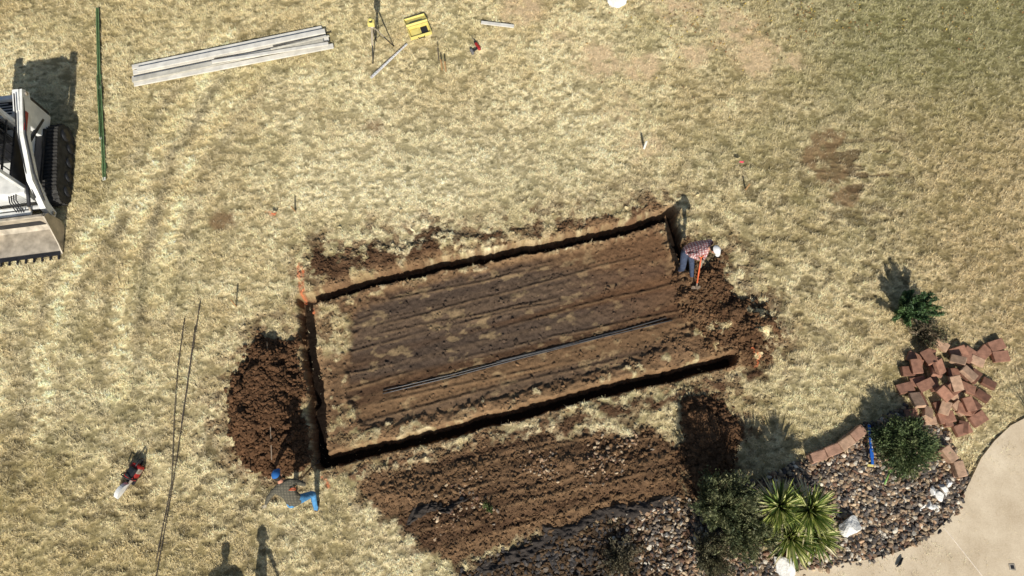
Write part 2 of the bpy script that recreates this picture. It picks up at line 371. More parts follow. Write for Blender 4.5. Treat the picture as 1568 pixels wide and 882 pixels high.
merge('stones_in_spoil',[scat(I2,p,rng.uniform(.018,.06,n)*rng.uniform(.6,1.1,n),pal[rng.choice([0,1,0,1,4,4,2,6],n)]*rng.uniform(.6,1.05,n)[:,None])],M_stone)
gv=[]
p=pick(36000,np.clip(MK['bed']*.95,0,1),pbox(1040,1500,610,1000)); n=len(p)
gv.append(scat(I2,p,rng.uniform(.022,.07,n),pal[rng.choice([0,1,1,2,3,3,4,6,7,7,5],n)]*rng.uniform(.5,1.15,n)[:,None],sink=.1))
p=pick(22000,np.clip(MK['rocky']*.6*ss(900,1080,U_+140*(fbm(X,Y,2,3)-.5)),0,1),pbox(640,1180,740,1000)); n=len(p)
gv.append(scat(I2,p,rng.uniform(.02,.07,n),pal[rng.choice([0,1,2,3,4,6,7,5],n)]*rng.uniform(.45,1.0,n)[:,None],sink=.1))
p=pick(12000,np.clip(MK['rocky']*.35*ss(1080,850,U_),0,1),pbox(640,1180,740,1000)); n=len(p)
gv.append(scat(I2,p,rng.uniform(.03,.08,n),pal[rng.choice([7,7,3,7,3,2],n)]*rng.uniform(.35,.8,n)[:,None],flat=(.2,.45),sink=.1))
merge('river_rock_gravel',gv,M_stone)
def quads(name,pos,ln,wd,col,m,up=.35):
    n=len(pos); a=rng.uniform(0,6.28,n); R=rotm(a,rng.uniform(-up,up,n),rng.uniform(-up,up,n))
    b=np.array([[-1,0,0],[0,-.5,.12],[1,0,0],[0,.5,.12]])
    V=b[None]*np.stack([ln,wd,ln],-1)[:,None,:]; V=np.einsum('nij,nkj->nki',R,V)+pos[:,None,:]
    return mesh_np(name,V.reshape(-1,3),np.arange(n*4).reshape(-1,4),4,m,np.repeat(col,4,axis=0))
M_leaf=attr_mat('fallen_leaf',.7,30,.15,transl=.15)
cn=ss(.42,.62,fbm(X*2,Y*2,6,3))
lm=(np.exp(-(((U_-1290)/150)**2+((V_-20)/55)**2))+.5*np.exp(-(((U_-1080)/120)**2+((V_-30)/50)**2))+.35*np.exp(-(((U_-1470)/100)**2+((V_-15)/40)**2)))*cn+.03*ss(700,1100,U_)*ss(260,0,V_)
p=pick(12000,np.clip(lm*.6,0,1),(0,14.5,3,9.3)); n=len(p); p[:,2]+=.045
lp=np.array([lin(214,184,92),lin(180,138,78),lin(150,108,70),lin(206,188,130),lin(120,92,66)])
quads('fallen_leaves',p,rng.uniform(.02,.046,n),rng.uniform(.02,.042,n),lp[rng.integers(0,5,n)],M_leaf)
# ---------------------------------------------------------------- mesh builder
class MB:
    def __init__(s): s.v=[];s.f=[];s.m=[];s.sm=[]
    def add(s,v,f,m=0,sm=False):
        o=len(s.v); s.v+= [tuple(q) for q in v]; s.f+=[tuple(i+o for i in q) for q in f]; s.m+=[m]*len(f); s.sm+=[sm]*len(f)
    def box(s,c,d,R=None,m=0,bev=.0,taper=(1,1)):
        bm=bmesh.new(); bmesh.ops.create_cube(bm,size=1)
        for q in bm.verts:
            t=taper if q.co.z>0 else (1,1)
            q.co=Vector((q.co.x*d[0]*t[0],q.co.y*d[1]*t[1],q.co.z*d[2]))
        if bev>0: bmesh.ops.bevel(bm,geom=bm.edges[:],offset=bev,segments=2,affect='EDGES',profile=.6)
        if R is None: R=Matrix.Identity(3)
        s.add([Vector(c)+R@q.co for q in bm.verts],[[q.index for q in p.verts] for p in bm.faces] if not bm.verts.index_update() else 0,m); bm.free()
    def tube(s,P,r,m=0,seg=10,flat=1.0,side=None,cap=True,sm=True):
        P=[Vector(p) for p in P]
        if not hasattr(r,'__len__'): r=[r]*len(P)
        vs=[];fs=[]; pu=None
        for i,p in enumerate(P):
            t=(P[min(i+1,len(P)-1)]-P[max(i-1,0)]).normalized()
            if pu is None:
                pu=Vector(side) if side is not None else (Vector((0,0,1)) if abs(t.z)<.9 else Vector((1,0,0)))
            u=(pu-t*pu.dot(t)).normalized(); pu=u; w=t.cross(u)
            for k in range(seg):
                a=2*math.pi*k/seg; vs.append(p+u*math.cos(a)*r[i]+w*math.sin(a)*r[i]*flat)
        for i in range(len(P)-1):
            for k in range(seg):
                a=i*seg+k; b=i*seg+(k+1)%seg; fs.append((a,b,b+seg,a+seg))
        if cap: fs.append(tuple(range(seg))[::-1]); fs.append(tuple(range((len(P)-1)*seg,len(P)*seg)))
        s.add(vs,fs,m,sm)
    def rtube(s,P,r,m=0,seg=10,flat=1.0,side=None):
        P=[Vector(p) for p in P]
        if not hasattr(r,'__len__'): r=[r]*len(P)
        r=list(r); t0=(P[0]-P[1]).normalized(); t1=(P[-1]-P[-2]).normalized()
        Q=[P[0]+t0*r[0]*.95,P[0]+t0*r[0]*.7]+P+[P[-1]+t1*r[-1]*.7,P[-1]+t1*r[-1]*.95]
        s.tube(Q,[r[0]*.25,r[0]*.72]+r+[r[-1]*.72,r[-1]*.25],m,seg,flat,side)
    def sph(s,c,d,R=None,m=0,sub=2):
        b=ico(sub); R=R or Matrix.Identity(3)
        s.add([Vector(c)+R@Vector((q[0]*d[0],q[1]*d[1],q[2]*d[2])) for q in b[0]],[tuple(int(i) for i in q) for q in b[1]],m,True)
    def prism(s,poly,a0,a1,fn,m=0):
        n=len(poly); v=[fn(p,a0) for p in poly]+[fn(p,a1) for p in poly]
        f=[tuple(range(n))[::-1],tuple(range(n,2*n))]+[(i,(i+1)%n,(i+1)%n+n,i+n) for i in range(n)]
        s.add(v,f,m)
    def obj(s,name,mats,parent=None,loc=None,rotz=0):
        me=bpy.data.meshes.new(name); me.from_pydata([tuple(q) for q in s.v],[],s.f)
        for q in mats: me.materials.append(q)
        me.polygons.foreach_set('material_index',s.m); me.polygons.foreach_set('use_smooth',s.sm)
        bm=bmesh.new(); bm.from_mesh(me); bmesh.ops.recalc_face_normals(bm,faces=bm.faces); bm.to_mesh(me); bm.free()
        ob=bpy.data.objects.new(name,me); S.collection.objects.link(ob)
        if parent: ob.parent=parent
        if loc is not None: ob.location=loc
        ob.rotation_euler=(0,0,rotz); return ob
def empty(name,loc=(0,0,0),rz=0):
    e=bpy.data.objects.new(name,None); S.collection.objects.link(e); e.location=loc; e.rotation_euler=(0,0,rz); return e
def frame(d,up=(0,0,1)):
    d=Vector(d).normalized(); up=Vector(up); s=d.cross(up).normalized(); u=s.cross(d)
    return Matrix((s,d,u)).transposed()
# ---------------------------------------------------------------- materials set
m_white=mat('white_paint',lin(222,220,212),.45,.2,4,.1,30)
m_black=mat('black_steel',(.02,.02,.022),.5,.4,8,.2)
m_rubber=mat('rubber_track',(.045,.042,.037),.85,.5,10,.4,40)
m_steel=mat('worn_steel',lin(182,170,150),.5,.35,5,.3,40,metal=.3)
m_blade=mat('soiled_blade_steel',lin(120,104,88),.6,.4,14,.3,40,metal=.2)
m_red=mat('red_paint',lin(160,44,40),.45,.2)
m_wood=mat('weathered_lumber',lin(214,208,194),.85,.16,5,.3,50)
m_wood2=mat('stake_wood',lin(160,125,85),.8,.25,14)
m_yellow=mat('yellow_plastic',lin(220,202,118),.6,.12)
m_green=mat('green_post_paint',lin(92,116,74),.6,.25)
m_rebar=mat('rusty_rebar',lin(84,74,64),.8,.35,30)
m_pipe=mat('black_poly_pipe',lin(64,62,60),.4,.3,8,.1,spec=.5)
m_brick=mat('clay_brick',lin(152,110,88),.9,.28,9,.6,50,bdist=.015)
m_b2=mat('pale_brick',lin(180,146,118),.9,.28,9,.6,50,bdist=.015); m_b3=mat('dark_brick',lin(122,86,68),.9,.3,9,.6,50,bdist=.015)
m_block=mat('edging_block',lin(168,130,106),.9,.25,8,.6,50,bdist=.015)
m_lime=mat('limestone',lin(222,218,208),.9,.14,6,.6,20,bdist=.03)
m_blue=mat('blue_paint',lin(40,96,180),.45,.1)
m_orange=mat('orange_plastic',lin(214,106,66),.5,.1)
m_pink=mat('pink_flag',lin(240,80,106),.6,.1)
m_fabric=mat('landscape_fabric',lin(56,49,43),.85,.45,7,.8,30,bdist=.03)
m_glass=mat('dark_glass',(.02,.025,.03),.1,.2,spec=.6)
m_skin=mat('skin',lin(190,135,108),.6,.1)
m_glove=mat('work_glove',lin(150,140,120),.85,.2)
m_boot=mat('boot_leather',lin(92,70,50),.8,.25)
m_hair=mat('dark_hair',(.02,.014,.01),.7,.3)
m_eye=mat('eye',(.03,.02,.02),.3,.1)
m_lip=mat('lips',lin(150,84,76),.6,.1)
m_conc,nt,b=new_mat('concrete'); tc=nt.nodes.new('ShaderNodeTexCoord')
n1=nt.nodes.new('ShaderNodeTexNoise'); n1.inputs['Scale'].default_value=1.1; n1.inputs['Detail'].default_value=9; n1.inputs['Roughness'].default_value=.65
n2=nt.nodes.new('ShaderNodeTexNoise'); n2.inputs['Scale'].default_value=45; n2.inputs['Detail'].default_value=6
mx=nt.nodes.new('ShaderNodeMath'); mx.operation='MULTIPLY_ADD'; mx.inputs[1].default_value=.45
r=nt.nodes.new('ShaderNodeValToRGB'); r.color_ramp.elements[0].position=.5; r.color_ramp.elements[1].position=.95
r.color_ramp.elements[0].color=(*lin(188,167,136),1); r.color_ramp.elements[1].color=(*lin(224,205,174),1)
for q in (n1,n2): nt.links.new(tc.outputs['Object'],q.inputs['Vector'])
nt.links.new(n2.outputs['Fac'],mx.inputs[0]); nt.links.new(n1.outputs['Fac'],mx.inputs[2]); nt.links.new(mx.outputs[0],r.inputs['Fac']); nt.links.new(r.outputs['Color'],b.inputs['Base Color'])
b.inputs['Roughness'].default_value=.9; bp=nt.nodes.new('ShaderNodeBump'); bp.inputs['Distance'].default_value=.004; bp.inputs['Strength'].default_value=.4; nt.links.new(n2.outputs['Fac'],bp.inputs['Height']); nt.links.new(bp.outputs['Normal'],b.inputs['Normal'])
# ---------------------------------------------------------------- lumber stack
mb=MB()
ends=[((205,106),(494,46)),((207,115),(500,55)),((206,124),(505,63)),((209,133),(512,74))]
for i,(a,b) in enumerate(ends):
    A=W(*a);B=W(*b); d=(B-A); c=(A+B)/2
    c.z=.075+ .012*i; mb.box(c,(.14,d.length,.04),frame((d.x,d.y,random.uniform(-.004,.004)*d.length)),0,.004)
A=W(212,113);B=W(503,53); d=B-A; c=(A+B)/2; c.z=.16; mb.box(c,(.14,d.length*.98,.04),frame(d),0,.004)
A=W(208,129);B=W(498,69); d=B-A; c=(A+B)/2; c.z=.18; mb.box(c,(.14,d.length,.04),frame(d),1,.004)
A=W(330,103);B=W(506,75); d=B-A; c=(A+B)/2; c.z=.225; mb.box(c,(.09,d.length,.035),frame(d),0,.004)
A=W(420,85);B=W(508,65); d=B-A; c=(A+B)/2; c.z=.27; mb.box(c,(.04,d.length,.03),frame(d),1,.004)
mb.obj('lumber_stack',[m_wood,mat('grey_lumber',lin(188,182,166),.85,.2,7,.3,50)])
def rods(lst,r,zo=.05,seg=8):
    mb=MB()
    for P in lst:
        Q=[]
        for i in range(len(P)-1):
            for t in np.linspace(0,1,8,endpoint=False): 
                u=P[i][0]*(1-t)+P[i+1][0]*t; v=P[i][1]*(1-t)+P[i+1][1]*t; Q.append(W(u,v))
        Q.append(W(*P[-1]))
        for q in Q: q.z=gz(q.x,q.y)
        zs=[q.z for q in Q]
        for i,q in enumerate(Q): q.z=sum(zs[max(0,i-3):i+4])/len(zs[max(0,i-3):i+4])+zo
        mb.tube(Q,r,0,seg)
    return mb
mb=rods([[(308,462),(296,540),(281,640),(266,740),(243,868),(238,900)],[(284,488),(274,560),(268,640),(264,740),(252,800),(240,860)],[(300,500),(288,590),(279,650)]],.009,.05)
for (u,v) in [(300,470),(279,505),(297,530),(272,580),(290,585),(283,622),(268,650),(277,665),(265,705),(271,712),(262,760),(258,790),(250,830)]:
    a=W(u-7,v-2,.06); b=W(u+7,v+2,.06); mb.tube([a,b],.006,0,6)
mb.obj('rebar_bundle',[m_rebar])
mb=rods([[(585,602),(700,574),(800,547),(900,521),(1030,489)],[(586,597),(690,573),(790,547),(905,518),(1022,485)],[(760,553),(850,531),(955,503)]],.0125,.03)
mb.obj('poly_pipe',[m_pipe])
def tpost(a,b):
    mb=MB(); A=W(*a);B=W(*b); d=B-A; R=frame(d); c=(A+B)/2; c.z=.065
    mb.box(c,(.085,d.length,.008),R,0); mb.box(c+Vector((0,0,.02)),(.008,d.length,.034),R,0)
    for t in np.arange(.05,.95,.035): mb.box(A+d*t+Vector((0,0,.075)),(.026,.02,.012),R,0)
    mb.box(A+d*.86+Vector((0,0,.055)),(.12,.18,.004),R,0)
    mb.box(A+d*.985+Vector((0,0,.072)),(.07,.03*d.length,.012),R,1)
    mb.obj('fence_t_post',[m_green,m_wood])
tpost((151,15),(154,138)); tpost((155,132),(162,278)); tpost((152,118),(157,215))
mb=MB(); A=W(737,37);B=W(787,43); mb.box((A+B)/2+Vector((0,0,.07)),(.095,(B-A).length,.03),frame(B-A),0,.004); mb.obj('wood_board',[m_wood])
mb=MB(); A=W(569,122);B=W(624,70); d=B-A; R=frame(d)
for i in range(5):
    mb.box(A+d*(i+.5)/5+Vector((0,0,.08)),(.06-.004*i,d.length/5,.03-.003*i),R,0,.003)
for i in range(18): mb.box(A+d*(i+.5)/18+Vector((0,0,.098)),(.018,.02,.003),R,1 if i%3==0 else 2)
mb.obj('grade_rod',[m_white,m_red,m_black])
def stake(u,v,h=.45,lean=(0,0),name='survey_stake',flag=None,w=.035,mt=None):
    b=W(u,v); b.z=gz(b.x,b.y); t=b+Vector((lean[0],lean[1],h)); mb=MB(); d=(t-b)
    R=frame(d,(0.3,1,0)); mb.box(b+d*.5,(w,d.length,w*.5),R,0,.002)
    mb.tube([b-d*.12,b],[.002,w*.5],0,4,sm=False)
    if flag:
        mb.box(t+Vector((.05,.0,-.05)),(.11,.004,.08),frame((.2,1,.1)),1); mb.box(t+Vector((.10,.02,-.06)),(.05,.004,.07),frame((-.5,1,.3)),1)
    mb.obj(name,[mt or m_wood2]+([flag] if flag else []))
stake(452,324,.34); stake(362,470,.4,(.02,.05)); stake(986,228,.36,w=.05,mt=m_white); stake(1142,290,.32)
stake(386,724,.4); stake(677,106,.4,(0,.03)); stake(683,110,.42,(0,.03)); stake(672,92,.4,(0,.1),mt=m_rebar,w=.025)
stake(1128,256,.28,(0,.03),'pin_flag',m_pink,.01,m_steel); stake(418,332,.2,(0,.02),'pin_flag',m_orange,.01,m_steel)
# ---------------------------------------------------------------- tripod with laser level
feet=[(571,97),(603,70),(576,62)]
e=empty('laser_level_tripod'); fs_=[W(*q) for q in feet]; c=(fs_[0]+fs_[1]+fs_[2])/3; c.x-=.02; c.y-=.12; top=c+Vector((0,0,1.12)); mb=MB()
for f in fs_:
    f.z=gz(f.x,f.y)
    mid=top.lerp(f,.5); mb.box((top+mid)/2,(.05,(mid-top).length,.03),frame(mid-top),0,.004); mb.tube([mid,f],[.016,.014],1,8); mb.tube([f+Vector((0,0,.03)),f-Vector((0,0,.02))],[.02,.004],1,8)
    mb.tube([top.lerp(f,.4),c+Vector((0,0,.62))],.007,1,6)
mb.tube([top-Vector((0,0,.05)),top+Vector((0,0,.02))],.075,0,14)
mb.tube([top,c+Vector((0,0,.5))],.012,1,8)
mb.obj('legs',[m_steel,m_black],e)
mb=MB(); mb.box(top+Vector((0,0,.09)),(.17,.15,.13),None,0,.02); mb.tube([top+Vector((0,0,.15)),top+Vector((0,0,.23))],[.045,.04],1,14); mb.tube([top+Vector((0,0,.23)),top+Vector((0,0,.245))],.05,0,14); mb.box(top+Vector((.0,.085,.1)),(.03,.03,.1),None,2,.005)
mb.obj('laser_head',[m_yellow,m_glass,m_black],e)
e=empty('yellow_instrument_case',W(642,49)+Vector((0,0,.06)),math.radians(20)); e.scale=(1.15,1.15,1); mb=MB()
mb.box((0,-.06,.015),(.52,.30,.03),None,0,.01)
for (x_,y_,a,b) in [(0,-.205,.52,.02),(0,.085,.52,.02),(-.25,-.06,.02,.27),(.25,-.06,.02,.27)]: mb.box((x_,y_,.07),(a,b,.1),None,0,.006)
mb.box((-.1,-.06,.04),(.22,.2,.04),None,2,.01); mb.box((.12,-.06,.04),(.16,.2,.03),None,1,.01)
mb.obj('tray',[m_yellow,m_black,m_yellow],e)
mb=MB(); R=Matrix.Rotation(math.radians(-22),3,'X'); o=Vector((0,.24,.06))
mb.box(o,(.52,.28,.02),R,0,.008)
for (x_,y_,a,b) in [(0,-.135,.52,.015),(0,.135,.52,.015),(-.25,0,.015,.26),(.25,0,.015,.26)]: mb.box(o+R@Vector((x_,y_,.03)),(a,b,.05),R,0,.005)
mb.box(o+R@Vector((0,0,.012)),(.3,.012,.01),R,1); mb.obj('lid',[m_yellow,m_black],e)
mb=MB(); mb.tube([(-.08,-.215,.06),(-.07,-.26,.06),(.07,-.26,.06),(.08,-.215,.06)],.01,0,8); mb.obj('handle',[m_black],e)
e=empty('cordless_drill',W(731,73)+Vector((0,0,.09)),math.radians(120)); e.scale=(1.3,1.3,1.3); mb=MB()
mb.rtube([(-.09,0,0),(.05,0,0)],.036,0,14); mb.tube([(.06,0,0),(.10,0,0),(.13,0,0)],[.03,.024,.012],1,12); mb.tube([(.13,0,0),(.22,0,0)],.005,2,6)
mb.rtube([(-.05,.01,0),(-.07,.08,0),(-.08,.14,0)],[.024,.02,.024],1,12); mb.box((-.08,.17,0),(.11,.05,.075),None,3,.01)
mb.obj('body',[m_red,m_black,m_steel,mat('grey_plastic',lin(120,116,112),.6)],e)
p0=W(207,728); e=empty('cut_off_saw',(p0.x,p0.y,gz(p0.x,p0.y)),math.radians(-118)); mb=MB()
mb.box((-.08,0,.16),(.34,.24,.20),None,0,.04); mb.box((-.06,0,.28),(.26,.20,.08),None,1,.03,(.8,.8)); mb.box((-.14,.10,.18),(.12,.05,.16),None,2,.02)
mb.box((.16,.06,.16),(.34,.05,.06),None,3,.012)
mb.rtube([(-.22,0,.26),(-.34,0,.28),(-.40,0,.20),(-.34,0,.11),(-.22,0,.10)],.02,1,10)
mb.rtube([(.02,-.14,.10),(.04,-.15,.28),(.05,-.10,.39),(.06,.05,.40),(.05,.13,.30),(.04,.13,.12)],.014,1,10)
mb.tube([(.36,.02,.17),(.36,.028,.17)],.165,3,28,sm=False)
g=[(.18*math.cos(a),.18*math.sin(a)) for a in np.linspace(.2,math.pi+.3,16)]+[(-.03,0),(.03,0)]
mb.prism(g,-.02,.07,lambda q,a:Vector((.36+q[0],a,.17+q[1])),4)
mb.box((-.02,0,.03),(.42,.2,.05),None,1,.015)
mb.obj('saw_body',[m_red,m_black,m_steel,m_steel,m_white],e)
# ---------------------------------------------------------------- compact track loader
e=empty('compact_track_loader',(-12.06,2.92,0),math.radians(8)); e.scale=(1,1,1.08)
mb=MB()
mb.box((0,.15,.62),(1.0,2.3,.62),None,0,.05); mb.box((0,1.15,.95),(1.05,.75,.75),None,0,.08,(.9,.85)); mb.box((0,1.5,.75),(1.1,.12,.7),None,1,.03)
for i in range(7): mb.box((0,.92+i*.08,1.335),(.7,.03,.02),None,1)
mb.tube([(.3,1.2,1.3),(.3,1.2,1.5)],.04,1,12); mb.obj('chassis',[m_white,m_black],e)
for s in (-1,1):
    mb=MB(); x_=s*.76; prof=[(-.95,.12),(-.8,.0),(.95,.0),(1.15,.2),(1.12,.45),(.9,.62),(-.7,.52),(-.98,.35)]
    mb.prism(prof,-.2,.2,lambda q,a:Vector((x_+a,q[0],q[1]+.02)),0)
    pr=[Vector((0,q[0],q[1]+.02)) for q in prof]; pr.append(pr[0])
    for a,b in zip(pr[:-1],pr[1:]):
        L=(b-a).length; nn=max(1,int(L/.09))
        for k in range(nn):
            c=a.lerp(b,(k+.5)/nn); R=frame(b-a,(1,0,0)); mb.box(c+Vector((x_,0,0)),(.04,.045,.40),R,0,.004)
            for q in (-.1,.1): mb.box(c+Vector((x_+q,0,0)),(.062,.02,.03),R,1)
    for yy in (-.6,-.2,.2,.6): mb.tube([(x_+s*.202,yy,.16),(x_+s*.23,yy,.16)],.13,1,16)
    mb.tube([(x_+s*.202,.85,.38),(x_+s*.24,.85,.38)],.15,1,18)
    mb.obj('rubber_track',[m_rubber,m_black,m_steel],e)
    mb=MB(); mb.box((s*.62,.1,.72),(.22,1.5,.05),None,0,.015); mb.box((s*.6,1.0,.95),(.14,.7,.9),None,1,.03); mb.obj('fender',[m_black,m_white],e)
    mb=MB(); ap=[(1.35,1.45),(1.28,1.68),(.2,1.52),(-.8,1.12),(-1.28,.62),(-1.38,.30),(-1.20,.26),(-1.08,.52),(-.68,.92),(.2,1.28),(1.15,1.38)]
    mb.prism(ap,-.065,.065,lambda q,a:Vector((s*.74+a,q[0],q[1])),0)
    mb.prism([(1.4,1.5),(1.25,1.72),(.75,1.62),(.8,1.3)],-.07,.07,lambda q,a:Vector((s*.68+a,q[0],q[1])),0)
    mb.tube([(s*.64,1.1,.75),(s*.66,.2,1.15)],.045,1,12); mb.tube([(s*.66,.2,1.15),(s*.68,-.35,1.22)],.028,2,12)
    mb.tube([(s*.60,-.75,1.0),(s*.5,-1.25,.75)],.04,1,12); mb.tube([(s*.5,-1.25,.75),(s*.45,-1.42,.55)],.024,2,12)
    mb.rtube([(s*.82,-1.1,.72),(s*.82,-.6,1.1),(s*.82,.2,1.45),(s*.79,1.1,1.60)],.018,1,8)
    mb.rtube([(s*.70,-1.1,.85),(s*.70,-.6,1.2),(s*.70,.2,1.58),(s*.70,1.1,1.76)],.014,1,8)
    for yy,zz in ((1.25,1.55),(-1.28,.38)): mb.tube([(s*.66,yy,zz),(s*.83,yy,zz)],.05,2,12)
    mb.box((s*.810,.55,1.47),(.008,.5,.09),None,3); 
    mb.obj('loader_arm',[m_white,m_black,m_steel,m_red],e)
mb=MB(); mb.tube([(-.74,-1.2,.6),(.74,-1.2,.6)],.06,0,12); mb.box((0,1.2,1.5),(1.3,.12,.1),None,0,.02); mb.box((0,-1.42,.42),(1.1,.08,.42),None,1,.015); mb.box((0,-1.36,.66),(1.0,.12,.06),None,0,.01)
for k in range(4): mb.rtube([(.1+k*.06,-.9,.9),(.12+k*.07,-1.15,.85+.03*k),(.2+k*.05,-1.4,.6)],.014,1,8)
mb.obj('crossbar',[m_white,m_black],e)
mb=MB()
P4=[(-.46,-.82),(.46,-.82),(.50,.60),(-.50,.60)]
for (x_,y_) in P4: mb.box((x_*.98,y_,1.45),(.09,.10,1.15),None,1,.015)
mb.box((0,-.10,2.0),(1.06,1.56,.07),None,1,.03); mb.box((0,-.13,2.045),(.7,1.1,.03),None,2,.01)
mb.box((0,-.82,1.95),(.9,.08,.08),None,0,.01)
for s in (-1,1):
    mb.box((s*.48,-.13,1.12),(.05,1.3,.5),None,0,.01); mb.box((s*.48,-.13,1.62),(.04,1.3,.03),None,0)
    for k in range(6): mb.box((s*.48,-.65+k*.21,1.62),(.02,.02,.65),None,0)
mb.box((0,.5,1.6),(.8,.02,.6),None,3); mb.box((0,.1,1.0),(.5,.5,.12),None,0,.04); mb.box((0,.34,1.3),(.5,.12,.55),None,0,.04)
mb.box((.15,-.89,2.03),(.12,.06,.08),None,4,.01); mb.box((-.15,-.89,2.03),(.12,.06,.08),None,4,.01); mb.box((.38,.70,1.99),(.09,.05,.08),None,5,.01)
mb.obj('cab',[m_black,m_white,m_steel,m_glass,m_yellow,m_red],e)
mb=MB(); pr=[(-1.42,.66),(-1.38,.20),(-1.50,.06),(-2.22,.03),(-2.22,.055),(-1.54,.10),(-1.44,.22),(-1.48,.62),(-1.56,.74),(-1.53,.78)]
mb.prism(pr,-.84,.84,lambda q,a:Vector((a,q[0],q[1])),0)
sp=[(-1.42,.66),(-1.38,.20),(-1.50,.05),(-2.20,.04),(-2.0,.22),(-1.55,.76)]
for s in (-1,1): mb.prism(sp,0,.03,lambda q,a:Vector((s*.842+a*s,q[0],q[1])),0)
for k in range(9):
    x_=-.78+k*.195; mb.box((x_,-2.27,.045),(.05,.14,.035),None,1,.008,(.7,.9))
mb.box((0,-2.19,.065),(1.66,.1,.02),None,1,.004); mb.box((0,-1.53,.775),(1.66,.06,.03),None,0,.008)
mb.obj('bucket',[m_steel,m_black],e)
# ---------------------------------------------------------------- people
def ik(a,c,l1,l2,pole):
    a=Vector(a);c=Vector(c); d=c-a; L=min(d.length,(l1+l2)*.995); dn=d.normalized(); c=a+dn*L
    x_=(l1*l1-l2*l2+L*L)/(2*L); h=math.sqrt(max(0,l1*l1-x_*x_)); p=Vector(pole); p=(p-dn*p.dot(dn)).normalized()
    return a+dn*x_+p*h,c
def shirt_mat(name,c1,c2):
    m,nt,b=new_mat(name); tc=nt.nodes.new('ShaderNodeTexCoord'); 
    prev=None
    for ax in ('X','Y'):
        w=nt.nodes.new('ShaderNodeTexWave'); w.bands_direction=ax; w.inputs['Scale'].default_value=6; w.inputs['Distortion'].default_value=1.6
        nt.links.new(tc.outputs['Object'],w.inputs['Vector'])
        if prev is None: prev=w
        else:
            mm=nt.nodes.new('ShaderNodeMath'); mm.operation='MULTIPLY'; nt.links.new(prev.outputs['Fac'],mm.inputs[0]); nt.links.new(w.outputs['Fac'],mm.inputs[1])
    r=nt.nodes.new('ShaderNodeValToRGB'); r.color_ramp.elements[0].color=(*c1,1); r.color_ramp.elements[1].color=(*c2,1); r.color_ramp.elements[1].position=.5
    nt.links.new(mm.outputs[0],r.inputs['Fac']); nt.links.new(r.outputs['Color'],b.inputs['Base Color']); b.inputs['Roughness'].default_value=.9
    n=nt.nodes.new('ShaderNodeTexNoise'); n.inputs['Scale'].default_value=14; nt.links.new(tc.outputs['Object'],n.inputs['Vector'])
    bp=nt.nodes.new('ShaderNodeBump'); bp.inputs['Distance'].default_value=.05; bp.inputs['Strength'].default_value=.8; nt.links.new(n.outputs['Fac'],bp.inputs['Height']); nt.links.new(bp.outputs['Normal'],b.inputs['Normal'])
    return m
